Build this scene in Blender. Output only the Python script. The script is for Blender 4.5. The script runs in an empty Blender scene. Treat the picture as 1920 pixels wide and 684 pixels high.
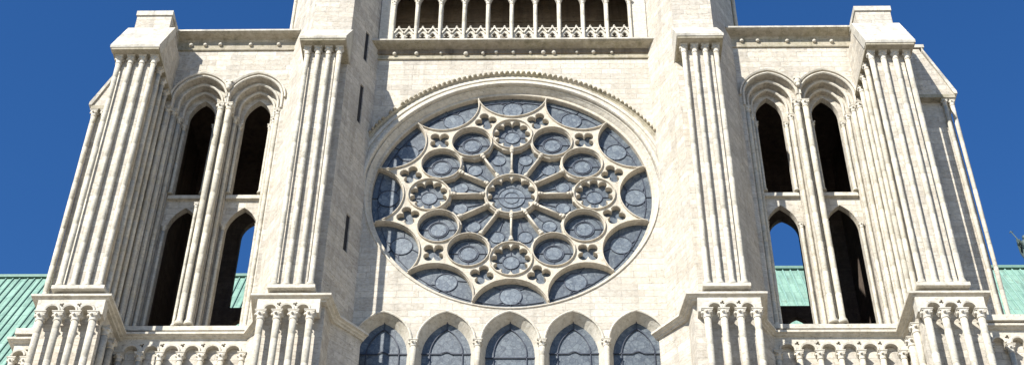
import bpy, bmesh, math, random
from mathutils import Vector, Matrix
from mathutils.geometry import delaunay_2d_cdt
random.seed(7)
PI = math.pi
scene = bpy.context.scene
COL = scene.collection
GZ = -1.6                      # ground height (eye level is z = 0)

# ---------------------------------------------------------------- materials
def newmat(name):
    m = bpy.data.materials.new(name); m.use_nodes = True
    nt = m.node_tree; b = nt.nodes['Principled BSDF']
    return m, nt, b
def N(nt, typ, **kw):
    n = nt.nodes.new(typ)
    for k, v in kw.items():
        if k in n.inputs: n.inputs[k].default_value = v
        else: setattr(n, k, v)
    return n
def L(nt, a, b): nt.links.new(a, b)
def ramp(nt, fac, stops):
    r = nt.nodes.new('ShaderNodeValToRGB'); e = r.color_ramp.elements
    while len(e) < len(stops): e.new(.5)
    for i, (p, c) in enumerate(stops):
        e[i].position = p; e[i].color = c if len(c) == 4 else (*c, 1)
    L(nt, fac, r.inputs['Fac']); return r.outputs['Color']
def mix(nt, fac, a, b, mode='MIX'):
    m = nt.nodes.new('ShaderNodeMix'); m.data_type = 'RGBA'; m.blend_type = mode
    for s, v in ((0, fac), (6, a), (7, b)):
        if hasattr(v, 'links') or hasattr(v, 'is_linked'): L(nt, v, m.inputs[s])
        else: m.inputs[s].default_value = v if s == 0 else (*v, 1) if len(v) == 3 else v
    return m.outputs[2]
def stone(name, base, warm, pale, ashlar=True, joint=.35, stain=.5, course=(1.0, .29), bump=.35, dirt=(.17, .155, .13)):
    m, nt, b = newmat(name)
    g = N(nt, 'ShaderNodeNewGeometry'); sep = N(nt, 'ShaderNodeSeparateXYZ'); L(nt, g.outputs['Position'], sep.inputs[0])
    tn = N(nt, 'ShaderNodeVectorMath', operation='CROSS_PRODUCT'); tn.inputs[0].default_value = (0, 0, 1); L(nt, g.outputs['True Normal'], tn.inputs[1])
    add = N(nt, 'ShaderNodeVectorMath', operation='DOT_PRODUCT'); L(nt, g.outputs['Position'], add.inputs[0]); L(nt, tn.outputs[0], add.inputs[1])
    uv = N(nt, 'ShaderNodeCombineXYZ'); L(nt, add.outputs['Value'], uv.inputs[0]); L(nt, sep.outputs[2], uv.inputs[1])
    # large tone drift, speckle, vertical streaks
    n1 = N(nt, 'ShaderNodeTexNoise', Scale=.55, Detail=6., Roughness=.6); L(nt, g.outputs['Position'], n1.inputs['Vector'])
    n2 = N(nt, 'ShaderNodeTexNoise', Scale=5.5, Detail=8., Roughness=.7); L(nt, g.outputs['Position'], n2.inputs['Vector'])
    mp = N(nt, 'ShaderNodeMapping'); mp.inputs['Scale'].default_value = (2.6, 2.6, .22); L(nt, g.outputs['Position'], mp.inputs[0])
    n3 = N(nt, 'ShaderNodeTexNoise', Scale=1., Detail=5., Roughness=.62); L(nt, mp.outputs[0], n3.inputs['Vector'])
    c = mix(nt, ramp(nt, n1.outputs['Fac'], [(.36, (0, 0, 0)), (.64, (1, 1, 1))]), base, warm)
    c = mix(nt, ramp(nt, n2.outputs['Fac'], [(.42, (0, 0, 0)), (.66, (.8, .8, .8))]), c, pale)
    hgt = n2.outputs['Fac']
    if ashlar:
        # courses wander a little, so the joints are not ruler-straight
        wob = N(nt, 'ShaderNodeTexNoise', Scale=.8, Detail=3.); L(nt, g.outputs['Position'], wob.inputs['Vector'])
        wv = N(nt, 'ShaderNodeVectorMath', operation='SCALE'); L(nt, wob.outputs['Color'], wv.inputs[0]); wv.inputs['Scale'].default_value = .09
        av = N(nt, 'ShaderNodeVectorMath', operation='ADD'); L(nt, uv.outputs[0], av.inputs[0]); L(nt, wv.outputs[0], av.inputs[1])
        br = N(nt, 'ShaderNodeTexBrick'); L(nt, av.outputs[0], br.inputs['Vector'])
        br.offset = .43; br.squash = .8; br.squash_frequency = 3
        br.inputs['Scale'].default_value = 1; br.inputs['Brick Width'].default_value = course[0]; br.inputs['Row Height'].default_value = course[1]
        br.inputs['Mortar Size'].default_value = .014; br.inputs['Mortar Smooth'].default_value = .4; br.inputs['Bias'].default_value = -.1
        br.inputs['Color1'].default_value = (.74, .73, .72, 1); br.inputs['Color2'].default_value = (1.12, 1.11, 1.08, 1); br.inputs['Mortar'].default_value = (.95, .95, .95, 1)
        c = mix(nt, .7, c, br.outputs['Color'], 'MULTIPLY')
        jn = N(nt, 'ShaderNodeMath', operation='MULTIPLY'); L(nt, br.outputs['Fac'], jn.inputs[0])
        jm = ramp(nt, n2.outputs['Fac'], [(.4, (0, 0, 0)), (.6, (joint, joint, joint))]); L(nt, jm, jn.inputs[1])
        c = mix(nt, jn.outputs[0], c, (.16, .14, .11))
        inv = N(nt, 'ShaderNodeMath', operation='MULTIPLY_ADD'); L(nt, br.outputs['Fac'], inv.inputs[0]); inv.inputs[1].default_value = -.8
        L(nt, n2.outputs['Fac'], inv.inputs[2]); hgt = inv.outputs[0]
    # weather staining: pits and streaks
    s1 = ramp(nt, n3.outputs['Fac'], [(.5, (0, 0, 0)), (.72, (stain, stain, stain))])
    c = mix(nt, s1, c, dirt)
    n4 = N(nt, 'ShaderNodeTexNoise', Scale=13., Detail=4., Roughness=.6); L(nt, g.outputs['Position'], n4.inputs['Vector'])
    n5 = N(nt, 'ShaderNodeTexNoise', Scale=1.1, Detail=3.); L(nt, g.outputs['Position'], n5.inputs['Vector'])
    pm = N(nt, 'ShaderNodeMath', operation='MULTIPLY'); L(nt, ramp(nt, n4.outputs['Fac'], [(.57, (0, 0, 0)), (.66, (.75, .75, .75))]), pm.inputs[0])
    L(nt, ramp(nt, n5.outputs['Fac'], [(.45, (0, 0, 0)), (.62, (1, 1, 1))]), pm.inputs[1])
    c = mix(nt, pm.outputs[0], c, tuple(x * 1.25 for x in dirt))
    mp6 = N(nt, 'ShaderNodeMapping'); mp6.inputs['Scale'].default_value = (1, 1, 2.4); L(nt, g.outputs['Position'], mp6.inputs[0])
    n6 = N(nt, 'ShaderNodeTexNoise', Scale=5.5, Detail=9., Roughness=.82); L(nt, mp6.outputs[0], n6.inputs['Vector'])
    c = mix(nt, 1., c, ramp(nt, n6.outputs['Fac'], [(.33, (.55, .535, .51)), (.46, (.95, .95, .945)), (.54, (1.03, 1.03, 1.03)), (.66, (1.2, 1.2, 1.19))]), 'MULTIPLY')
    L(nt, c, b.inputs['Base Color'])
    b.inputs['Roughness'].default_value = .9; b.inputs['Specular IOR Level'].default_value = .15
    bp = N(nt, 'ShaderNodeBump', Strength=bump, Distance=.03); L(nt, hgt, bp.inputs['Height']); L(nt, bp.outputs[0], b.inputs['Normal'])
    return m
WALL = stone('ashlar_limestone', (.445, .41, .35), (.48, .43, .35), (.56, .53, .47), stain=.36, joint=.5, bump=.6)
SPLAY = stone('stained_limestone', (.435, .40, .345), (.475, .425, .345), (.55, .515, .455), stain=.36, joint=.4, bump=.6)
PLAIN = stone('carved_limestone', (.45, .418, .355), (.48, .437, .355), (.55, .525, .46), ashlar=False, stain=.3, bump=.45)
SHAFT = stone('shaft_limestone', (.46, .43, .36), (.49, .45, .36), (.55, .525, .455), ashlar=True, joint=.45, stain=.28, course=(9, 1.3), bump=.3)
TRAC = stone('tracery_limestone', (.42, .38, .31), (.455, .40, .315), (.52, .48, .40), ashlar=False, stain=.35, bump=.25)
COPE = stone('coping_limestone', (.45, .43, .375), (.48, .445, .37), (.54, .52, .47), ashlar=True, joint=.45, stain=.6, course=(1.1, .5))
MOSS = stone('weathered_limestone', (.37, .33, .26), (.33, .30, .21), (.43, .395, .325), ashlar=True, joint=.4, stain=.6, dirt=(.11, .10, .06), course=(1.2, 2.))
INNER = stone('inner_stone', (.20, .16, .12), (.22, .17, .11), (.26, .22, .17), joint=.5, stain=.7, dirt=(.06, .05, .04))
DARKST = stone('dark_stone', (.10, .08, .065), (.12, .09, .07), (.15, .12, .10), joint=.4, stain=.7, dirt=(.04, .03, .03))  # much darker stone for the whole tower body
def plainmat(name, col, rough=.7, metal=0.):
    m, nt, b = newmat(name)
    g = N(nt, 'ShaderNodeNewGeometry'); n = N(nt, 'ShaderNodeTexNoise', Scale=6., Detail=4.); L(nt, g.outputs['Position'], n.inputs['Vector'])
    L(nt, mix(nt, n.outputs['Fac'], tuple(x * .7 for x in col), tuple(x * 1.3 for x in col)), b.inputs['Base Color'])
    b.inputs['Roughness'].default_value = rough; b.inputs['Metallic'].default_value = metal
    return m
IRON = plainmat('iron', (.025, .032, .05), .6)
DARK = plainmat('shade_black', (.012, .012, .014), .9)
EARTH = plainmat('paving', (.32, .29, .25), .9)
def glassmat(name, k):
    m, nt, b = newmat(name)
    g = N(nt, 'ShaderNodeNewGeometry')
    sw = N(nt, 'ShaderNodeMapping'); sw.inputs['Scale'].default_value = (1, .2, 1); L(nt, g.outputs['Position'], sw.inputs[0])
    v = N(nt, 'ShaderNodeTexVoronoi', Scale=5.2, Randomness=1.); v.feature = 'F1'; L(nt, sw.outputs[0], v.inputs['Vector'])
    ve = N(nt, 'ShaderNodeTexVoronoi', Scale=5.2, Randomness=1.); ve.feature = 'DISTANCE_TO_EDGE'; L(nt, sw.outputs[0], ve.inputs['Vector'])
    n1 = N(nt, 'ShaderNodeTexNoise', Scale=1.7, Detail=5., Roughness=.65); L(nt, g.outputs['Position'], n1.inputs['Vector'])
    n2 = N(nt, 'ShaderNodeTexNoise', Scale=9., Detail=6., Roughness=.7); L(nt, g.outputs['Position'], n2.inputs['Vector'])
    c = mix(nt, ramp(nt, n1.outputs['Fac'], [(.35, (0, 0, 0)), (.65, (1, 1, 1))]), (.062, .080, .102), (.112, .134, .155))
    sc = N(nt, 'ShaderNodeSeparateColor'); L(nt, v.outputs['Color'], sc.inputs[0])
    c = mix(nt, ramp(nt, sc.outputs[0], [(.55, (0, 0, 0)), (.95, (.5, .5, .5))]), c, (.17, .20, .215))
    c = mix(nt, ramp(nt, sc.outputs[1], [(.6, (0, 0, 0)), (1., (.6, .6, .6))]), c, (.045, .06, .08))
    c = mix(nt, ramp(nt, n2.outputs['Fac'], [(.5, (0, 0, 0)), (.7, (.7, .7, .7))]), c, (.235, .265, .275))
    c = mix(nt, ramp(nt, ve.outputs['Distance'], [(.0, (.8, .8, .8)), (.06, (0, 0, 0))]), c, (.03, .038, .05))
    c = mix(nt, 1., c, (k, k, k), 'MULTIPLY')
    L(nt, c, b.inputs['Base Color'])
    b.inputs['Roughness'].default_value = .45; b.inputs['Specular IOR Level'].default_value = .5
    bp = N(nt, 'ShaderNodeBump', Strength=.25, Distance=.03); L(nt, n2.outputs['Fac'], bp.inputs['Height']); L(nt, bp.outputs[0], b.inputs['Normal'])
    return m
GLASS = glassmat('leaded_glass', .74)
GLASS2 = glassmat('pale_leaded_glass', 1.02)
def coppermat():
    m, nt, b = newmat('verdigris_copper')
    g = N(nt, 'ShaderNodeNewGeometry')
    n1 = N(nt, 'ShaderNodeTexNoise', Scale=.5, Detail=6., Roughness=.65); L(nt, g.outputs['Position'], n1.inputs['Vector'])
    mp = N(nt, 'ShaderNodeMapping'); mp.inputs['Scale'].default_value = (2.2, .25, .25); L(nt, g.outputs['Position'], mp.inputs[0])
    n2 = N(nt, 'ShaderNodeTexNoise', Scale=1., Detail=6., Roughness=.7); L(nt, mp.outputs[0], n2.inputs['Vector'])
    sep = N(nt, 'ShaderNodeSeparateXYZ'); L(nt, g.outputs['Position'], sep.inputs[0])
    uv = N(nt, 'ShaderNodeCombineXYZ'); L(nt, sep.outputs[0], uv.inputs[0]); L(nt, sep.outputs[2], uv.inputs[1])
    br = N(nt, 'ShaderNodeTexBrick'); L(nt, uv.outputs[0], br.inputs['Vector']); br.offset = .5
    br.inputs['Scale'].default_value = 1; br.inputs['Brick Width'].default_value = .42; br.inputs['Row Height'].default_value = 1.05
    br.inputs['Mortar Size'].default_value = .025; br.inputs['Color1'].default_value = (.8, .8, .8, 1); br.inputs['Color2'].default_value = (1.1, 1.1, 1.1, 1); br.inputs['Mortar'].default_value = (.55, .6, .6, 1)
    c = mix(nt, ramp(nt, n1.outputs['Fac'], [(.35, (0, 0, 0)), (.65, (1, 1, 1))]), (.15, .27, .21), (.23, .37, .29))
    c = mix(nt, ramp(nt, n2.outputs['Fac'], [(.48, (0, 0, 0)), (.66, (.85, .85, .85))]), c, (.07, .145, .12))
    n3 = N(nt, 'ShaderNodeTexNoise', Scale=1.3, Detail=7., Roughness=.7); L(nt, g.outputs['Position'], n3.inputs['Vector'])
    c = mix(nt, ramp(nt, n3.outputs['Fac'], [(.55, (0, 0, 0)), (.68, (.6, .6, .6))]), c, (.13, .16, .12))
    c = mix(nt, .8, c, br.outputs['Color'], 'MULTIPLY')
    L(nt, c, b.inputs['Base Color']); b.inputs['Roughness'].default_value = .75
    return m
COPPER = coppermat()
SEAM = plainmat('copper_seam', (.12, .215, .17), .7)
SEAM2 = plainmat('pale_copper_seam', (.19, .32, .265), .7)
BRONZE = plainmat('green_bronze', (.045, .07, .062), .6)

# ---------------------------------------------------------------- geometry helpers
class MB:
    def __init__(self): self.bm = bmesh.new(); self.T = None; self.sm = []
    def v(self, p):
        p = Vector(p)
        return self.bm.verts.new(self.T @ p if self.T is not None else p)
    def f(self, vs, smooth=False):
        try:
            fc = self.bm.faces.new(vs); fc.smooth = smooth
        except ValueError: pass
    def box(self, x0, x1, y0, y1, z0, z1):
        self.prism([(x0, y0), (x1, y0), (x1, y1), (x0, y1)], z0, z1)
    def prism(self, poly, z0, z1, skip=(), caps=True):
        a = [self.v((x, y, z0)) for x, y in poly]; b = [self.v((x, y, z1)) for x, y in poly]; n = len(poly)
        for i in range(n):
            if i not in skip: self.f([a[i], a[(i+1) % n], b[(i+1) % n], b[i]])
        if caps: self.f(a[::-1]); self.f(b)
    def extrude_yz(self, poly, x0, x1):     # polygon in (y, z) run along x
        a = [self.v((x0, y, z)) for y, z in poly]; b = [self.v((x1, y, z)) for y, z in poly]; n = len(poly)
        for i in range(n): self.f([a[i], a[(i+1) % n], b[(i+1) % n], b[i]])
        self.f(a[::-1]); self.f(b)
    def extrude_xz(self, poly, y0, y1):
        a = [self.v((x, y0, z)) for x, z in poly]; b = [self.v((x, y1, z)) for x, z in poly]; n = len(poly)
        for i in range(n): self.f([a[i], a[(i+1) % n], b[(i+1) % n], b[i]])
        self.f(a[::-1]); self.f(b)
    def loft(self, A, ya, B, yb, smooth=False):
        a = [self.v((x, ya, z)) for x, z in A]; b = [self.v((x, yb, z)) for x, z in B]; n = len(A)
        for i in range(n): self.f([a[i], a[(i+1) % n], b[(i+1) % n], b[i]], smooth)
    def fill(self, loops, y):
        pts = []; edges = []
        for lp in loops:
            k = len(pts); pts += [Vector(p) for p in lp]; n = len(lp)
            edges += [(k + i, k + (i+1) % n) for i in range(n)]
        V, E_, F, ov, oe, of = delaunay_2d_cdt(pts, edges, [], 0, 1e-6)
        vs = [self.v((p[0], y, p[1])) for p in V]
        for t in F:
            cx = sum(V[i][0] for i in t) / 3; cz = sum(V[i][1] for i in t) / 3
            if inside((cx, cz), loops[0]) and not any(inside((cx, cz), h) for h in loops[1:]): self.f([vs[i] for i in t])
    def plate(self, outer, holes, y0, y1, ch=0., back=True, sides=True):
        fh = [offset(h, ch) for h in holes] if ch else holes
        self.fill([outer] + fh, y0)
        for h, g in zip(holes, fh):
            if ch: self.loft(g, y0, h, y0 + ch)
            self.loft(h, y0 + ch, h, y1)
        if sides: self.loft(outer, y0, outer, y1)
        if back: self.fill([outer] + holes, y1)
    def sweep(self, path, prof, plane='xy', base=0., closed=False, smooth=False, caps=True):
        """plane 'xy': path of (x, y), profile of (out to the right of travel, z); 'xz': path of (x, z), profile of (out to the left, y)"""
        n = len(path); rings = []
        for i in range(n):
            p = Vector(path[i]); a = Vector(path[i-1]) if (i or closed) else None; b = Vector(path[(i+1) % n]) if (i < n-1 or closed) else None
            d1 = (p - a).normalized() if a is not None else None; d2 = (b - p).normalized() if b is not None else None
            d1 = d1 or d2; d2 = d2 or d1
            n1 = Vector((d1.y, -d1.x)); n2 = Vector((d2.y, -d2.x)); m = n1 + n2
            m = m / max(m.dot(n1), .35)
            r = []
            for o, h in prof:
                q = p + m * o
                r.append(self.v((q.x, q.y, base + h) if plane == 'xy' else (q.x, base + h, q.y)))
            rings.append(r)
        k = len(prof)
        for i in range(n if closed else n - 1):
            A, B = rings[i], rings[(i+1) % n]
            for j in range(k): self.f([A[j], A[(j+1) % k], B[(j+1) % k], B[j]], smooth)
        if caps and not closed: self.f(rings[0]); self.f(rings[-1][::-1])
    def lathe(self, x, y, prof, n=12, smooth=True):
        rings = [[self.v((x + r * math.cos(2*PI*i/n + .2), y + r * math.sin(2*PI*i/n + .2), z)) for i in range(n)] for r, z in prof]
        for A, B in zip(rings, rings[1:]):
            for i in range(n): self.f([A[i], A[(i+1) % n], B[(i+1) % n], B[i]], smooth)
        self.f(rings[0][::-1]); self.f(rings[-1])
    def tube(self, a, b, r, n=8, r2=None):
        a, b = Vector(a), Vector(b); d = (b - a).normalized(); u = d.orthogonal().normalized(); w = d.cross(u)
        R = [[self.v(p + (u * math.cos(2*PI*i/n) + w * math.sin(2*PI*i/n)) * q) for i in range(n)] for p, q in ((a, r), (b, r if r2 is None else r2))]
        for i in range(n): self.f([R[0][i], R[0][(i+1) % n], R[1][(i+1) % n], R[1][i]], True)
        self.f(R[0][::-1]); self.f(R[1])
    def ball(self, c, r, n=8, sz=1.):
        rings = []
        for j in range(1, n // 2 + 1):
            t = PI * j / (n // 2 + 1)
            rings.append([self.v((c[0] + r*math.sin(t)*math.cos(2*PI*i/n), c[1] + r*math.sin(t)*math.sin(2*PI*i/n), c[2] + sz*r*math.cos(t))) for i in range(n)])
        for A, B in zip(rings, rings[1:]):
            for i in range(n): self.f([A[i], A[(i+1) % n], B[(i+1) % n], B[i]], True)
        self.f(rings[0]); self.f(rings[-1][::-1])
    def build(self, name, mat, parent=None):
        bm = self.bm
        bmesh.ops.remove_doubles(bm, verts=bm.verts, dist=1e-5)
        bmesh.ops.recalc_face_normals(bm, faces=bm.faces)
        me = bpy.data.meshes.new(name); bm.to_mesh(me); bm.free()
        me.materials.append(mat)
        o = bpy.data.objects.new(name, me); COL.objects.link(o)
        if parent is not None:
            o.parent = parent
            if parent.get('is_root'): o.location = -parent.location
        return o

def inside(p, poly):
    x, y = p; r = False; j = len(poly) - 1
    for i in range(len(poly)):
        xi, yi = poly[i]; xj, yj = poly[j]
        if (yi > y) != (yj > y) and x < (xj - xi) * (y - yi) / (yj - yi) + xi: r = not r
        j = i
    return r
def offset(lp, d):
    n = len(lp); out = []
    area = sum(lp[i][0]*lp[(i+1) % n][1] - lp[(i+1) % n][0]*lp[i][1] for i in range(n))
    s = 1 if area > 0 else -1
    for i in range(n):
        a = Vector(lp[i-1]); p = Vector(lp[i]); b = Vector(lp[(i+1) % n])
        d1 = (p - a).normalized(); d2 = (b - p).normalized()
        n1 = Vector((d1.y, -d1.x)) * s; n2 = Vector((d2.y, -d2.x)) * s; m = n1 + n2
        if m.length < 1e-6: out.append(tuple(p)); continue
        m = m / max(m.dot(n1), .6)
        q = p + m * d; out.append((q.x, q.y))
    return out
def circ(cx, cz, r, n=40, a0=0.):
    return [(cx + r*math.cos(a0 + 2*PI*i/n), cz + r*math.sin(a0 + 2*PI*i/n)) for i in range(n)]
def foil(cx, cz, rin, rout, k, per=8, rot=0., pw=.6):
    n = k * per; out = []
    for i in range(n):
        t = 2*PI*i/n
        r = rin + (rout - rin) * abs(math.sin(k*t/2))**pw
        out.append((cx + r*math.cos(t + rot), cz + r*math.sin(t + rot)))
    return out
def arcpts(cx, hw, zs, za, n=9):
    """pointed (or round) arch from right spring over the apex to left spring"""
    h = max(za - zs, hw); r = (hw*hw + h*h) / (2*hw); c = hw - r; t1 = math.atan2(h, -c)
    R = [(c + r*math.cos(t1*i/n), zs + (za - zs) / h * r*math.sin(t1*i/n)) for i in range(n + 1)]
    return [(cx + x, z) for x, z in R] + [(cx - x, z) for x, z in R[-2::-1]]
def arch(cx, hw, z0, zs, za, n=9):
    return [(cx - hw, z0), (cx + hw, z0)] + arcpts(cx, hw, zs, za, n)
def rect(x0, x1, z0, z1): return [(x0, z0), (x1, z0), (x1, z1), (x0, z1)]
def empty(name, loc=(0, 0, 0)):
    o = bpy.data.objects.new(name, None); o.location = loc; COL.objects.link(o); o.empty_display_size = .3; return o
def part(name, parent):
    o = empty(name); o.parent = parent
    if parent.get('is_root'): o.location = -parent.location
    return o
def drums(r, z0, z1):
    out = []; z = z0; q = r
    while True:
        z += random.uniform(.75, 1.5)
        if z > z1 - .3: break
        q2 = r * random.uniform(.965, 1.03)
        out += [(q, z - .014), (r*.92, z), (q2, z + .014)]; q = q2
    return out + [(q, z1)]
def shaft(parent, x, y, z0, z1, r, caph=.32, name='colonnette', mat=None, ab=1.42):
    """round shaft on a moulded base; its capital is a piece of its own"""
    m = MB(); k = r / .12
    m.lathe(x, y, [(r*1.55, z0), (r*1.55, z0 + .10*k), (r*1.3, z0 + .13*k), (r*1.42, z0 + .17*k), (r*1.15, z0 + .22*k), (r, z0 + .27*k)] + drums(r, z0 + .27*k, z1 - caph), 14)
    o = m.build(name, mat or SHAFT, parent)
    c = MB()
    c.lathe(x, y, [(r*1.02, z1 - caph + .003), (r*1.28, z1 - caph + .03), (r*1.05, z1 - caph + .06), (r*1.15, z1 - caph*.55), (r*1.7, z1 - caph*.28), (r*1.45, z1 - caph*.24)], 12)
    for i in range(6):      # curled leaves
        a = i*PI/3 + .3
        c.ball((x + r*1.45*math.cos(a), y + r*1.45*math.sin(a), z1 - caph*.38), r*.42, 6, 1.2)
    s = r*ab
    c.box(x - s, x + s, y - s, y + s, z1 - caph*.24, z1 - caph*.1); c.box(x - s*1.12, x + s*1.12, y - s*1.12, y + s*1.12, z1 - caph*.1 + .001, z1)
    c.build('capital', PLAIN, parent)
    return o

# ================================================================ the cathedral
root = empty('cathedral', (0, 0, GZ)); root['is_root'] = 1
root['label'] = 'pale limestone Gothic cathedral with a round rose window between two open belfry towers'
root['category'] = 'cathedral'

# ---------------------------------------------------------------- rose window
RZ = 37.118
def pol(r, a): return (r*math.sin(a), RZ + r*math.cos(a))     # a: clock angle from the top
def local(u, v, a): # u outward, v sideways
    return (u*math.sin(a) + v*math.cos(a), RZ + u*math.cos(a) - v*math.sin(a))
rose = MB()
holes = []           # (kind, loop, centre, angle)
RC = 3.125
holes.append(('hub', foil(0, RZ, .73, .925, 12, 6), (0, RZ), 0))
for k in range(12):
    a = k*PI/6; c = pol(RC, a)
    if k % 3 == 0: holes.append(('lobed', foil(*c, .53, .73, 10, 6, rot=PI/2 - a), c, a))
    else: holes.append(('round', circ(*c, .735, 44), c, a))
    # half circle at the rim
    cu, rr, Rm = 5.5, 1.395, 5.29
    al = math.acos((Rm*Rm + cu*cu - rr*rr) / (2*Rm*cu))
    rim = [pol(Rm, a - al + 2*al*i/14) for i in range(15)]
    p0 = Vector((Rm*math.cos(al) - cu, Rm*math.sin(al))); t0 = math.atan2(p0.y, p0.x)
    arc = []
    for i in range(1, 30):
        t = t0 + (2*PI - 2*t0)*i/30
        arc.append(local(cu + rr*math.cos(t), rr*math.sin(t), a))
    holes.append(('half', rim + arc, pol(4.75, a), a))
    b = a + PI/12
    holes.append(('foil', foil(*pol(3.98, b), .19, .435, 4, 8, rot=-b + PI/4 + PI/2 - PI/4 + PI/4), pol(4.0, b), b))
    # petal between two spokes
    half = []
    for i in range(25):
        uu = 1.03 + i*(2.66 - 1.03)/24
        q = .845**2 - (3.018 - uu)**2
        vv = min(uu*math.tan(PI/12) - .036, .809 - math.sqrt(q) if q > 0 else 9)
        vv -= .085*math.exp(-((uu - 2.30)/.055)**2)
        half.append((uu, max(vv, .012)))
    pts = [(u_, -v_) for u_, v_ in half] + [(2.70, 0)] + [(u_, v_) for u_, v_ in half[::-1]]
    holes.append(('petal', [local(u, v, b) for u, v in pts], pol(1.95, b), b))
Y0, Y1, YG = .15, .40, .375
rose.plate(circ(0, RZ, 5.40, 120), [h[1] for h in holes], Y0, Y1, ch=.022)
RW = rose.build('rose_window', TRAC, root)

def rimloop(extra=0.):
    out = []
    for i in range(120):
        a = 2*PI*i/120; out.append(pol(5.45 + .10*max(0, min(1, .5 + .9*math.cos(a))) + extra, a))
    return out
RW['label'] = 'great round rose window with twelve spokes and rings of glazed circles'
# panes and irons
for kind, lp, c, a in holes:
    m = MB(); m.fill([offset(lp, .05)], YG); m.build('pane', GLASS, RW)
YI = YG - .035
def ring(cx, cz, r, w=.022, a0=0., a1=2*PI, n=36):
    full = abs(a1 - a0 - 2*PI) < 1e-6
    path = [(cx + r*math.cos(a0 + (a1-a0)*i/n), cz + r*math.sin(a0 + (a1-a0)*i/n)) for i in range(n if full else n+1)]
    iron.sweep(path, [(-w, 0), (w, 0), (w, .03), (-w, .03)], 'xz', YI, closed=full)
def bar(p, q, w=.012):
    iron.sweep([p, q], [(-w, 0), (w, 0), (w, .028), (-w, .028)], 'xz', YI + .002)
for kind, lp, c, a in holes:
    if kind == 'foil': continue
    md = {'round': (c, .365), 'half': (pol(4.66, a), .39), 'petal': (pol(2.0, a), .26), 'hub': (c, .5), 'lobed': (c, .3)}[kind]
    m = MB(); m.fill([circ(*md[0], md[1], 32)], YG - .012); m.build('medallion_pane', GLASS2, RW)
    iron = MB()
    if kind == 'round':
        ring(*c, .37, .013); ring(*c, .315, .007)
        for j in range(4): bar((c[0] + .37*math.cos(j*PI/2), c[1] + .37*math.sin(j*PI/2)), (c[0] + .70*math.cos(j*PI/2), c[1] + .70*math.sin(j*PI/2)))
        ring(*c, .62, .008)
    elif kind == 'half':
        q = pol(4.66, a); ring(*q, .40, .013)
        ring(0, RZ, 5.06, .013, PI/2 - a - .235, PI/2 - a + .235, 10)
        bar(pol(5.06, a), pol(5.3, a))
        for sg in (-1, 1):
            bar(local(4.66 + .28, sg*.28, a), local(5.06, sg*.55, a), .013); bar(local(4.66 - .26, sg*.30, a), local(4.25, sg*.62, a), .013)
    elif kind == 'petal':
        q = pol(2.0, a); ring(*q, .27, .009)
        bar(pol(1.1, a), pol(1.73, a), .012)
    elif kind == 'hub':
        bar((-.8, RZ), (.8, RZ), .016); ring(*c, .5, .007); ring(*c, .28, .007)
    elif kind == 'lobed':
        ring(*c, .3, .011)
        for j in range(4): bar((c[0] + .3*math.cos(j*PI/2), c[1] + .3*math.sin(j*PI/2)), (c[0] + .6*math.cos(j*PI/2), c[1] + .6*math.sin(j*PI/2)), .011)
    iron.build('armature', IRON, RW)
# raised mouldings round every circle
def ringmould(cx, cz, r0, r1, yb, yf, n=48):
    m = MB(); path = circ(cx, cz, (r0 + r1)/2, n); h = (r1 - r0)/2
    m.sweep(path, [(-h, yb), (-h, yf + .05), (-h*.45, yf), (h*.45, yf), (h, yf + .05), (h, yb)], 'xz', 0, closed=True, smooth=False)
    return m
ringmould(0, RZ, .935, 1.0, Y0 + .002, Y0 - .09).build('ring_moulding', TRAC, RW)
for k in range(12):
    ringmould(*pol(RC, k*PI/6), .752, .800, Y0 + .002, Y0 - .08 - .003*(k % 2)).build('ring_moulding', TRAC, RW)
    a = k*PI/6; m = MB(); cu, rr = 5.5, 1.435; e = .003*(k % 2)
    pts = []
    t0 = None
    for i in range(61):
        t = 2*PI*i/60; u, v = cu + rr*math.cos(t), rr*math.sin(t)
        if u*u + v*v < 5.30**2: pts.append(local(u, v, a))
    m.sweep(pts, [(-.028, Y0 + .002), (-.028, Y0 - .02 - e), (-.013, Y0 - .075 - e), (.013, Y0 - .075 - e), (.028, Y0 - .02 - e), (.028, Y0 + .002)], 'xz', 0)
    m.build('half_ring_moulding', TRAC, RW)
    # spoke colonnette
    m = MB(); y = Y0 - .035
    def P(r, w=0): 
        q = local(r, w, a); return Vector((q[0], y, q[1]))
    m.tube(P(1.0), P(1.10), .08); m.tube(P(1.10), P(1.2), .07, r2=.05); m.tube(P(1.2), P(2.08), .042); m.tube(P(2.08), P(2.2), .05, r2=.085); m.tube(P(2.2), P(2.30), .09)
    m.build('spoke', TRAC, RW)
# rim and arch mouldings
fr = MB()
def arcxz(r, a0, a1, n=72): return [pol(r, math.radians(a0 + (a1-a0)*i/n)) for i in range(n + 1)]
fr.loft(rimloop(), -.004, [pol(5.36, 2*PI*i/120) for i in range(120)], .20, smooth=True)
fr.loft(circ(0, RZ, 5.36, 120), .20, circ(0, RZ, 5.36, 120), .5, smooth=True)
fr.sweep(rimloop(.03)[::-1], [(-.035, .03), (-.035, -.02), (-.015, -.05), (.015, -.05), (.035, -.02), (.035, .03)], 'xz', 0, closed=True)
fr.build('rim_moulding', PLAIN, RW)
am = MB()     # upper half: deep hollow and rolls, dying into the turrets
am.sweep(arcxz(5.88, -86, 86), [(-.26, .02), (-.26, -.03), (-.20, -.10), (-.08, -.11), (-.06, -.05), (.03, -.04), (.05, -.15), (.14, -.21), (.24, -.21), (.27, -.16), (.27, .02)], 'xz', 0)
am.build('arch_moulding', PLAIN, RW)
lab = MB()
lab.sweep(arcxz(6.22, -66, 66), [(-.10, .02), (-.10, -.05), (-.06, -.13), (-.02, -.14), (.02, -.06), (.20, -.05), (.23, -.09), (.26, -.05), (.26, .02)], 'xz', 0)
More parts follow.
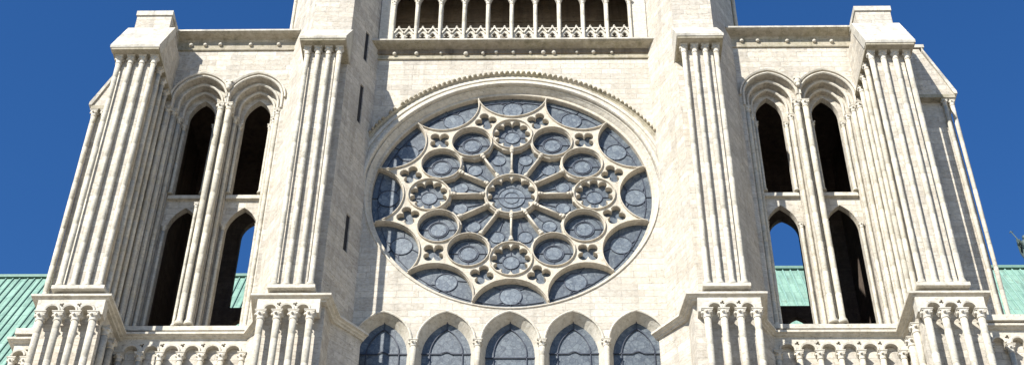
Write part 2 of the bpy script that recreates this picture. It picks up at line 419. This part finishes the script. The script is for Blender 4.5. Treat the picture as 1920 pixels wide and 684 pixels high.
for i in range(-31, 32):       # carved leaves standing clear of the hollow
    if i in (-26, -23): continue
    a = math.radians(i*1.98); c = pol(6.30, a)
    lab.T = Matrix.Translation((c[0], -.15, c[1])) @ Matrix.Rotation(a, 4, 'Y')
    lab.prism([(-.085, .1), (-.07, -.02), (0, -.05), (.07, -.02), (.085, .1)], -.05, .045); lab.ball((0, -.03, .0), .065, 6); lab.T = None
lab.build('dogtooth_moulding', MOSS, RW)

# ---------------------------------------------------------------- facade wall, lancets
LX = (-4.43, -2.215, 0, 2.215, 4.43)
LB = 20.
fronts = [arch(x, 1.0, LB, 30.2, 31.49) for x in LX]; backs = [arch(x, .85, LB + .3, 29.95, 31.31) for x in LX]
w = MB()
w.fill([rect(-5.9, 5.9, GZ, 44.40), rimloop()] + fronts, 0)
w.box(-5.9, 5.9, 1.2, 1.3, GZ, 44.15)
w.build('facade_wall', WALL, root)
for x, F, B in zip(LX, fronts, backs):
    m = MB(); m.loft(F, 0, B, .44); o = m.build('lancet_window', PLAIN, root)
    m = MB(); m.fill([offset(B, .03)], .43); m.build('pane', GLASS, o)
    m = MB(); m.sweep(arcpts(x, 1.025, 30.2, 31.52), [(-.045, .01), (-.045, -.04), (-.01, -.065), (.03, -.04), (.03, .01)], 'xz', 0); m.build('arch_moulding', PLAIN, o)
    iron = MB(); YI = .375
    for i, z in enumerate([29.98, 29.18, 28.3, 27.4, 26.5, 25.6]):
        if i == 0 and x != 0:
            pts = [(x - .87, z), (x - .2, z)] + [(x - .2 + .4*j/6, z + .09*math.sin(PI*j/6)) for j in range(1, 6)] + [(x + .2, z), (x + .87, z)]
            for p, q in zip(pts, pts[1:]): bar(p, q, .018)
        else: bar((x - .87, z - (.17 if i == 0 else 0)), (x + .87, z - (.17 if i == 0 else 0)), .018)
    for sg in (-1, 1): bar((x + sg*.57, LB + .3), (x + sg*.57, 29.95), .016)
    ap = arcpts(x, .57, 29.95, 31.03)
    for p, q in zip(ap, ap[1:]): bar(p, q, .016)
    bar((x, 31.03), (x, 31.34), .014)
    iron.build('armature', IRON, o)
for x in (-3.3225, -1.1075, 1.1075, 3.3225):
    shaft(root, x, -.03, LB, 30.22, .105, .26)

# ---------------------------------------------------------------- gallery over the rose
gal = MB()
bays = [(-4.5 + i)*.993 - .06 for i in range(10)]
gh = []
for x in bays:
    A = arcpts(x, .41, 47.72, 48.5, 8)
    gh.append(arch(x, .41, 45.15, 47.72, 48.5, 8))
gal.plate(rect(-5.55, 5.55, 45.11, 51.), gh, -.17, .12, ch=.04)
GA = gal.build('gallery', PLAIN, root); GA['label'] = 'arcaded gallery of slim columns above the rose window'
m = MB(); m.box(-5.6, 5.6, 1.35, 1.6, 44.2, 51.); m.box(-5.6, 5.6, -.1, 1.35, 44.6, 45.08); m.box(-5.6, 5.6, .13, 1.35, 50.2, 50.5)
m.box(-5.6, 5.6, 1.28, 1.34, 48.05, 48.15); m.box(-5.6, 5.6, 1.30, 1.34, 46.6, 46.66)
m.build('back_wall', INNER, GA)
for i in range(9):
    x = (-4 + i)*.993 - .06
    shaft(GA, x, -.25, 45.12, 47.75, .072, .34, name='column')
for x in (-5.0, 4.88): shaft(GA, x, -.22, 45.12, 47.75, .07, .34, name='column')
m = MB(); bh = []
for x in bays:
    for sg in (-1, 1): bh.append(arch(x + sg*.21, .125, 45.2, 45.52, 45.78, 5))
m.plate(rect(-4.98, 4.88, 45.105, 45.86), bh, -.17, -.09, ch=.015)
m.box(-4.98, 4.88, -.16, -.10, 46.02, 46.07)
for x in bays:
    for sg in (-1, 1):
        cx = x + sg*.21
        m.sweep([(cx + .20, 45.72), (cx, 46.06), (cx - .20, 45.72)], [(-.03, .0), (-.03, -.06), (.03, -.06), (.03, .0)], 'xz', -.172)
        m.ball((cx, -.2, 46.10), .055, 6); m.tube((cx, -.13, 45.8), (cx, -.13, 46.05), .03)
        m.ball((cx - .08, -.14, 45.56), .04, 6); m.ball((cx + .08, -.14, 45.56), .04, 6); m.ball((cx, -.15, 45.22), .075, 6)
    m.tube((x, -.19, 45.12), (x, -.19, 45.6), .03)
m.build('balustrade', PLAIN, GA)
def cornice(parent, path, z0, z1, out, balls):
    m = MB(); h = z1 - z0
    m.sweep(path, [(-.3, -.04), (.06, -.04), (.08, .0), (.07, .04), (.04, .05), (.04, h*.55), (.10, h*.66), (out*.80, h*.76), (out*.92, h*.82), (-.3, h*.82)], 'xy', z0)
    o = m.build('cornice', MOSS, parent)
    m = MB(); m.sweep(path, [(-.3, h*.822), (out, h*.822), (out, h*.93), (out - .07, h), (-.3, h)], 'xy', z0); m.build('cornice_lip', COPE, parent)
    for x, y, z, r in balls:
        m = MB(); m.ball((x, y, z), r, 8); m.build('ball_ornament', PLAIN, parent)
random.seed(3)
bl = []
for px in (-4.85, -3.95, -2.95, -1.92, -1.22, -.68, .02, .72, 1.25, 1.68, 2.62, 3.3, 4.05):
    bl.append((px, -.09, 44.62 + random.uniform(-.03, .05), .085 + random.uniform(-.02, .025)))
cornice(GA, [(-5.9, 0), (5.9, 0)], 44.36, 45.10, .53, bl)

# ---------------------------------------------------------------- string course, turrets, buttresses, towers
def side(s):
    S = lambda pts: [(s*x, y) for x, y in pts]
    SX = lambda pts: [(s*x, z) for x, z in pts]
    left = s < 0
    # ------------- stair turret with its splayed faces
    t = MB()
    up = [(5.3, .7), (5.50, .02), (6.42, -1.85), (8.0, -1.9), (9.22, .1), (9.22, 1.5), (5.3, 1.5)]
    t.prism(S(up), 30.0, 53., skip=(1,))
    lo = [(5.3, .7), (5.10, -.46), (6.02, -1.5), (6.10, -2.4), (8.2, -2.4), (8.35, -1.25), (9.0, -.5), (9.3, 1.5), (5.3, 1.5)]
    t.prism(S(lo), GZ, 29.99)
    # splayed stair wall with its slits
    a, b = Vector((s*5.50, .02, 0)), Vector((s*6.42, -1.85, 0)); d = (b - a); ln = d.length; d.normalize()
    nrm = Vector((-d.y*s, d.x*s, 0)); 
    inn = Vector((s*.9, .44, 0)).normalized()
    t.T = Matrix(((d.x, inn.x, 0, a.x), (d.y, inn.y, 0, a.y), (0, 0, 1, 0), (0, 0, 0, 1)))
    sl = [rect(.80, 1.06, 43.45, 45.1), rect(.80, 1.06, 40.0, 42.05), rect(.80, 1.06, 33.6, 35.3)] if left else []
    t.plate(rect(0, ln, 30.0, 53.), sl, 0, .45, back=False, sides=False); t.T = None
    if left:
        for z0, z1 in ((43.4, 45.2), (39.9, 42.1), (33.5, 35.4)): pass
    T = t.build('stair_turret', SPLAY, root)
    if left:
        m = MB(); m.T = Matrix(((d.x, inn.x, 0, a.x), (d.y, inn.y, 0, a.y), (0, 0, 1, 0), (0, 0, 0, 1)))
        tm = m.T
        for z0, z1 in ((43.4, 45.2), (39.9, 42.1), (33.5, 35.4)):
            m = MB(); m.T = tm; m.fill([rect(.7, 1.15, z0, z1)], .05); m.build('slit_shade', DARK, T)  # black sheet just inside each slit, painting in the shade of its reveal
    # corner pinnacle shafts behind the tower parapet
    m = MB(); m.box(*sorted((s*9.12, s*9.42)), .7, 1.3, 45., 53.); m.build('pinnacle', PLAIN, T)
    for x, y in ((9.15, .6), (9.42, .62), (9.5, 1.0)): shaft(T, s*x, y, 45.6, 50., .08)
    # ------------- front buttress of the turret
    b_ = MB(); b_.box(*sorted((s*6.77, s*7.74)), -2.60, -1.85, 30.1, 42.05)
    B1 = b_.build('buttress', WALL, root); B1['label'] = 'inner buttress faced with four slim shafts under a sloping coping'
    for x in (6.62, 7.03, 7.44, 7.85): shaft(B1, s*x, -2.70, 30.525, 42.17, .098, .42)
    m = MB(); m.box(*sorted((s*6.44, s*8.03)), -2.86, -1.85, 30.38, 30.52); m.build('plinth', PLAIN, B1)
    m = MB(); m.extrude_yz([(-3.10, 42.18), (-3.13, 42.26), (-1.85, 42.26), (-1.85, 42.17)], *sorted((s*6.37, s*8.11))); m.build('lintel', MOSS, B1)
    m = MB(); m.extrude_yz([(-3.15, 42.262), (-3.17, 42.37), (-1.88, 44.12), (-1.6, 44.12), (-1.6, 42.262)], *sorted((s*6.34, s*8.14))); m.build('coping', COPE, B1)
    # blind arcade below the string course
    def arcade(parent, x0, x1, y, cx, r, zs, ztop, cols, zc, rc, back):
        hs = [arch(s*c, r, zc - .3, zs, zs + r, 8) for c in cx]
        loops = []
        m = MB()
        outer = rect(*sorted((s*x0, s*x1)), zc, ztop)
        # scalloped lower edge: arches cut up from below
        pts = []
        xs = sorted([s*c for c in cx])
        pts.append((outer[0][0], zc))
        for c in xs:
            A = arcpts(c, r, zs, zs + r, 8)[::-1]
            pts += [(c - r, zc)] + [(c + (x - c)*s_, z) for x, z in A for s_ in (1,)] + [(c + r, zc)]
        pts += [(outer[1][0], zc), (outer[1][0], ztop), (outer[0][0], ztop)]
        qf = []
        edges = [outer[0][0]] + xs + [outer[1][0]]
        for u, v in zip(xs, xs[1:]): qf.append(foil((u + v)/2, zs + r + .03, .03, .085, 3, 5, rot=.3 if s > 0 else -.2))
        m.plate(pts, qf, y, back)
        m.build('arcade', PLAIN, parent)
        for c in xs:
            k = MB(); k.sweep(arcpts(c, r + .025, zs, zs + r + .025, 8), [(-.035, .0), (-.035, -.03), (.02, -.045), (.045, -.01), (.045, .0)], 'xz', y); k.build('arch_moulding', PLAIN, parent)
        for c in cols: shaft(parent, s*c, y - .02, 22., zc + .005, rc, .34, name='column')
    arcade(B1, 6.22, 8.30, -2.78, (6.76, 7.30, 7.84), .205, 29.52, 29.96, (6.49, 7.03, 7.57, 8.11), 29.40, .12, -2.39)
    # ------------- tower
    tc = (10.2, 12.42); yA, yB, yC, yD = -.32, -.02, .28, .75
    tw = MB()
    X0, X1 = 8.6, 13.95
    A = [arch(s*c, 1.06, 30.63, 41.85, 43.05) for c in tc]; Bq = [arch(s*c, .87, 30.63, 41.8, 42.9) for c in tc]; Cq = [arch(s*c, .70, 30.63, 41.75, 42.72) for c in tc]
    D = [arch(s*c, .53, 37.4, 41.5, 42.5) for c in tc] + [arch(s*(c - .09), .60, 30.62, 35.7, 36.8) for c in tc]
    ro = rect(*sorted((s*X0, s*X1)), 30.4, 45.0)
    tw.plate(ro, A, yA, yB, ch=.05, back=False)
    tw.fill([offset(ro, -.01)] + Bq, yB + .001); 
    for q in Bq: tw.loft(q, yB + .001, q, yC)
    tw.fill([offset(ro, -.01)] + Cq, yC)
    for q in Cq: tw.loft(q, yC, q, yC + .2)
    tw.fill([offset(ro, -.01)] + D, yC + .2)
    for q in D: tw.loft(q, yC + .2, offset(q, .0), yD)
    tw.fill([offset(ro, -.01)] + D, yD)
    tw.prism(S([(8.6, -.32), (13.95, -.32), (13.95, .75), (8.6, .75)]), GZ, 30.39)
    TW = tw.build('tower', WALL, root); TW['label'] = 'open belfry tower with two tiers of paired lancet openings'
    # tower body: side, back and inner walls round a dark hollow
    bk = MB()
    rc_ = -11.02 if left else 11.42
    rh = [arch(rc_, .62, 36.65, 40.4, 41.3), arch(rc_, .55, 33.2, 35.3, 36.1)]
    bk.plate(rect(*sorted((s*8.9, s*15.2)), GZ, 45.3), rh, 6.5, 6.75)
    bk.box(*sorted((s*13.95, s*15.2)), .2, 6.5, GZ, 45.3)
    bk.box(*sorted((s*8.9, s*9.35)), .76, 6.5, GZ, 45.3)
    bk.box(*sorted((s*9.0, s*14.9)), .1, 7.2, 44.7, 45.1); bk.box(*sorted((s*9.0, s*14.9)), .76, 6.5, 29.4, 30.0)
    bk.build('tower_body', DARKST, TW)
    # recessed orders: shafts and arch mouldings
    for c in tc:
        for hw, zs, za, y in ((1.10, 41.85, 43.12, yA), (.90, 41.8, 42.94, yB), (.73, 41.75, 42.76, yC)):
            m = MB(); pr = [(-.05, .0), (-.05, -.03), (-.02, -.075), (.025, -.075), (.05, -.03), (.05, .0)]
            ap = arcpts(s*c, hw - .03, zs, za - .03, 12); ap = [(ap[0][0], zs - .55)] + ap + [(ap[-1][0], zs - .55)]
            m.sweep(ap, pr, 'xz', y + .003); m.build('arch_moulding', PLAIN, TW)
        m = MB(); m.sweep(arcpts(s*c, 1.17, 41.85, 43.24, 12), [(-.03, 0), (-.03, -.09), (.03, -.12), (.06, -.03), (.06, 0)], 'xz', yA - .002); m.build('hood_moulding', PLAIN, TW)
        for sg in (-1, 1):
            shaft(TW, s*c + sg*.96, yA + .14, 30.62, 41.32, .09, .3)
            shaft(TW, s*c + sg*.775, yB + .14, 30.62, 41.17, .078, .3)
            shaft(TW, s*c + sg*.60, yC + .10, 37.42, 41.02, .065, .28)
            shaft(TW, s*(c - .09) + sg*.64, yC + .10, 30.62, 35.85, .065, .28)
        m = MB(); m.box(s*c - .66, s*c + .66, yC + .06, yC + .3, 37.16, 37.23); m.box(s*c - .66, s*c + .66, yC + .10, yC + .3, 37.231, 37.36); m.build('transom', PLAIN, TW)
    for dx in (-.165, .165): shaft(TW, s*11.31 + dx, yA - .09, 30.62, 41.42, .112, .34, ab=1.25)
    if left: shaft(TW, -11.69, yA - .03, 30.62, 36.3, .06, .25)
    shaft(TW, s*(13.60), yA - .06, 30.62, 41.3, .10, .3)
    m = MB()       # carved head between the arches
    m.ball((s*11.31, yA - .12, 42.45), .15, 8, 1.3); m.ball((s*11.31, yA - .18, 42.25), .10, 8, 1.2); m.box(s*11.31 - .13, s*11.31 + .13, yA - .2, yA, 42.62, 42.72); m.build('carved_head', PLAIN, TW)
    # sill above the string course
    m = MB(); m.box(*sorted((s*8.75, s*13.75)), -.50, yD, 30.38, 30.56); m.box(*sorted((s*8.75, s*13.75)), -.42, yD - .01, 30.561, 30.62); m.build('sill', PLAIN, TW)
    random.seed(5 + s)
    xs = (9.6, 10.75, 12.0, 12.62, 13.2) if left else (9.35, 10.0, 11.2, 12.3, 13.0)
    cornice(TW, [(-13.9, yA), (-8.7, yA)] if left else [(8.7, yA), (13.9, yA)], 44.62, 45.42, .50, [(s*x, yA - .09, 44.9 + random.uniform(-.04, .04), .085) for x in xs])
    tcx = (9.42, 10.12, 10.82, 11.52, 12.22, 12.92)
    arcade(TW, 8.75, 13.55, -.50, tcx, .24, 29.47, 29.96, (9.07, 9.77, 10.47, 11.17, 11.87, 12.57, 13.27), 29.36, .10, -.33)
    # ------------- outer buttress
    b_ = MB(); b_.box(*sorted((s*13.87, s*14.96)), -2.58, .3, 30.1, 41.75); b_.box(*sorted((s*13.5, s*15.5)), -2.4, .3, GZ, 29.98)
    B2 = b_.build('buttress', WALL, root); B2['label'] = 'corner buttress with shafts on three faces under a gabled pinnacle'
    for x in (13.72, 14.17, 14.62, 15.07): shaft(B2, s*x, -2.68, 30.525, 41.74, .10, .42)
    for y in (-2.05, -1.45, -.85): shaft(B2, s*13.66, y, 30.525, 41.74, .092)
    for y in (-2.0, -1.4): shaft(B2, s*15.14, y, 30.525, 41.74, .1)
    m = MB(); m.box(*sorted((s*13.48, s*15.26)), -2.86, .3, 30.38, 30.52); m.build('plinth', PLAIN, B2)
    arcade(B2, 13.36, 15.60, -2.78, (13.90, 14.48, 15.06), .22, 29.50, 29.96, (13.61, 14.19, 14.77, 15.35), 29.36, .125, -2.39)
    for y in (-2.0, -1.25): shaft(B2, s*13.40, y, 22., 29.36, .12, .34, name='column')
    # pinnacle
    m = MB()
    m.extrude_yz([(-3.10, 41.745), (-3.12, 41.83), (.25, 41.83), (.25, 41.745)], *sorted((s*13.50, s*15.32))); m.build('lintel', MOSS, B2)
    m = MB(); m.extrude_yz([(-2.88, 41.832), (-2.86, 41.95), (-1.8, 44.2), (.25, 44.2), (.25, 41.832)], *sorted((s*13.58, s*15.25)))
    m.box(*sorted((s*13.78, s*15.18)), -1.78, .1, 44.201, 45.12); PN = m.build('pinnacle', WALL, B2)
    m = MB(); m.extrude_yz([(-3.14, 41.833), (-3.16, 41.94), (-1.92, 44.27), (-1.7, 44.27), (-1.7, 44.05), (-2.8, 41.833)], *sorted((s*13.48, s*15.38))); m.build('coping', COPE, B2)
    m = MB(); m.box(*sorted((s*13.74, s*15.22)), -1.84, .2, 45.121, 45.38); m.build('cap_slab', COPE, B2)
    # ------------- sideways buttress
    xt, yl, zl = (16.72, -.35, 41.25) if left else (17.25, -.95, 41.0)
    b_ = MB(); b_.box(*sorted((s*15.0, s*(xt - (.28 if left else .31)))), yl + .25, 3.5, 30.1, zl); b_.box(*sorted((s*15.0, s*(xt + .3))), yl + .3, 3.5, GZ, 29.98)
    B3 = b_.build('buttress', WALL, root); B3['label'] = 'narrow side buttress with a steep sloping coping'
    ztop = 43.75
    m = MB(); m.extrude_xz(SX([(15.0, zl + .18), (xt - .05, zl + .18), (xt - .98, ztop - .12), (xt - 1.0, ztop), (15.0, ztop)]), yl - .02, 3.4); m.build('gable', WALL, B3)
    m = MB(); m.extrude_xz(SX([(15.0, zl), (xt - .08, zl), (xt - .08, zl + .178), (15.0, zl + .178)]), yl - .05, 3.4); m.build('lintel', MOSS, B3)
    m = MB(); m.extrude_xz(SX([(xt + .02, zl + .181), (xt + .02, zl + .31), (xt - .92, ztop + .05), (xt - .92, ztop - .15), (xt - .1, zl + .181)]), yl - .09, 3.45); m.build('coping', COPE, B3)
    m = MB(); m.box(*sorted((s*15.0, s*(xt - .8))), yl - .08, 3.4, ztop + .051, ztop + .22); m.build('cap_slab', COPE, B3)
    for x in ((xt - .62, xt - .22) if left else (xt - .50, xt - .22)): shaft(B3, s*x, yl + .12, 30.5, zl, .10 if left else .08)
    m = MB(); m.box(*sorted((s*15.4, s*(xt + .35))), yl - .15, 3.5, 30.25, 30.49); m.build('plinth', PLAIN, B3)
    yb = .05
    arcade(B3, 15.75, xt + .35, yl + .1, (16.25, 16.85) if left else (16.45, 17.1), .2, 29.50, 29.96, (15.95, 16.55, 17.0) if left else (16.1, 16.78, 17.42), 29.36, .1, yl + .31)
    # ------------- string course all round
    path = [(5.02, -.40), (5.93, -1.52), (6.08, -2.6), (8.32, -2.6), (8.45, -1.3), (8.95, -.46), (13.38, -.46), (13.42, -2.6), (15.62, -2.6), (15.68, yl + .15), (xt + .35, yl + .15), (xt + .4, 3.)]
    pth = S(path)
    if left: pth = pth[::-1]
    m = MB(); m.sweep(pth, [(-.3, -.04), (.03, -.04), (.05, .01), (.12, .03), (.15, .07), (.245, .09), (.25, .17), (.0, .36), (-.3, .36)], 'xy', 29.99)
    m.build('string_course', PLAIN, root)
side(-1); side(1)

# ---------------------------------------------------------------- roofs and the body behind
def roof(x0, x1, yr, zr, drop, run, label):
    m = MB(); m.extrude_yz([(yr, zr), (yr - run, zr - drop), (yr - run, zr - drop - .3), (yr + run, zr - drop - .3), (yr + run, zr - drop)], x0, x1)
    R = m.build('roof', COPPER, root); R['label'] = label
    k = MB(); ln = math.hypot(drop, run); n = int((x1 - x0) / .42)
    ny, nz = -drop/ln, run/ln
    for i in range(n + 1):
        x = x0 + .2 + i*.42 + random.uniform(-.035, .035)
        k.extrude_yz([(yr + .0, zr), (yr - run, zr - drop), (yr - run + ny*.07, zr - drop + nz*.07), (yr + ny*.07, zr + nz*.07)], x - .03, x + .03)
    k.build('standing_seam', SEAM if x0 < 0 else SEAM2, R)
    m = MB(); m.box(x0, x1, yr - .18, yr + .18, zr - .02, zr + .16); m.build('ridge', SEAM, R)
roof(-60, -6, 25, 52.86, 17, 9.5, 'green copper roof of the nave with sloping seams')
roof(6, 60, 25, 53.26, 17, 9.5, 'green copper roof of the choir with seams and cross joints')
m = MB(); m.box(-60, -6, 16., 34., GZ, 35.7); m.box(6, 60, 16., 34., GZ, 36.1); m.build('nave_wall', WALL, root)
m = MB(); m.extrude_xz([(-6, 42.), (6, 42.), (0, 53.)], 1.7, 25); m.build('roof', COPPER, root)
m = MB(); m.box(-8.9, 8.9, 1.61, 24., GZ, 41.9); m.build('transept_wall', WALL, root)

# ---------------------------------------------------------------- roof statue
st = empty('statue', (29.3, 25, 53.25))
st.scale = (.85, .85, .85); st['label'] = 'green bronze angel statue with a slanting staff on the copper roof ridge'; st['category'] = 'statue'
m = MB()
m.lathe(0, 0, [(.42, .55), (.48, .62), (.40, 1.0), (.33, 1.5), (.30, 1.75), (.36, 2.0), (.40, 2.25), (.30, 2.42), (.12, 2.5), (.10, 2.58)], 12)
m.ball((0, 0, 2.74), .17, 10, 1.25); m.tube((-.33, 0, 2.32), (-.62, -.18, 1.95), .12, r2=.09); m.tube((-.62, -.18, 1.95), (-.50, -.32, 2.30), .09, r2=.07)
m.tube((.33, 0, 2.32), (.5, -.2, 1.9), .12, r2=.09); m.tube((.5, -.2, 1.9), (.2, -.4, 1.95), .09, r2=.07)
for i in range(8): a = i*PI/4; m.tube((.40*math.cos(a), .40*math.sin(a), .6), (.29*math.cos(a), .29*math.sin(a), 1.8), .06, 6, .04)
m.build('body', BRONZE, st)
for sg in (-1, 1):
    m = MB(); m.extrude_xz([(sg*.08, 2.2), (sg*.30, 2.75), (sg*.48, 2.85), (sg*.50, 2.3), (sg*.46, 1.6), (sg*.3, 1.1)], .22, .32); m.build('wing', BRONZE, st)
m = MB(); m.tube((-.30, -.40, 1.5), (-.98, -.34, 3.05), .035); m.tube((-1.08, -.34, 2.88), (-.80, -.34, 3.0), .03); m.build('staff', BRONZE, st)
m = MB(); m.lathe(0, 0, [(.5, -.4), (.5, .0), (.34, .15), (.34, .4), (.5, .55)], 12); m.build('pedestal', BRONZE, st)

# ---------------------------------------------------------------- ground
m = MB(); m.prism([(-3000, -3000), (3000, -3000), (3000, 3000), (-3000, 3000)], GZ - .5, GZ - .004); g = m.build('ground', EARTH); g['kind'] = 'structure'

# ---------------------------------------------------------------- light, sky, camera
AZ, EL = math.radians(36.5), math.radians(35)
to_sun = Vector((-math.sin(AZ)*math.cos(EL), -math.cos(AZ)*math.cos(EL), math.sin(EL)))
ld = bpy.data.lights.new('sun', 'SUN'); ld.energy = 4.8; ld.angle = math.radians(.5); ld.color = (1, .966, .905)
lo = bpy.data.objects.new('sun', ld); COL.objects.link(lo); lo.rotation_euler = (-to_sun).to_track_quat('-Z', 'Y').to_euler()
W = bpy.data.worlds.new('World'); scene.world = W; W.use_nodes = True
nt = W.node_tree; bg = nt.nodes['Background']
sky = nt.nodes.new('ShaderNodeTexSky'); sky.sky_type = 'NISHITA'; sky.sun_disc = False
sky.sun_elevation = EL; sky.sun_rotation = math.atan2(to_sun.x, to_sun.y); sky.altitude = 150; sky.air_density = 1.; sky.dust_density = 0.; sky.ozone_density = 3.3
hs = nt.nodes.new('ShaderNodeHueSaturation'); hs.inputs['Saturation'].default_value = 1.27; hs.inputs['Hue'].default_value = .509; nt.links.new(sky.outputs[0], hs.inputs['Color']); nt.links.new(hs.outputs[0], bg.inputs[0]); bg.inputs[1].default_value = .081

cd = bpy.data.cameras.new('camera'); cam = bpy.data.objects.new('camera', cd); COL.objects.link(cam); scene.camera = cam
F, PIT, YAW, ROL, CX, D = 2785.233, .732338218, -.0218179254, .00983272064, .930462, 41.79088
cp, sp, cy, sy = math.cos(PIT), math.sin(PIT), math.cos(YAW), math.sin(YAW)
fw = Vector((sy*cp, cy*cp, sp)); r = Vector((cy, -sy, 0)); u = r.cross(fw)
r2 = r*math.cos(ROL) + u*math.sin(ROL); u2 = -r*math.sin(ROL) + u*math.cos(ROL)
M = Matrix((r2, u2, -fw)).transposed().to_4x4(); M.translation = (CX, -D, 0); cam.matrix_world = M
cd.sensor_fit = 'HORIZONTAL'; cd.sensor_width = 36; cd.lens = F/1920*36; cd.clip_end = 20000; cd.clip_start = .1
scene.render.resolution_x = 1024; scene.render.resolution_y = 364
vs = scene.view_settings; vs.view_transform = 'Standard'; vs.look = 'None'; vs.exposure = 1.0; vs.gamma = 1; vs.use_curve_mapping = False
if 'is_root' in root: del root['is_root']
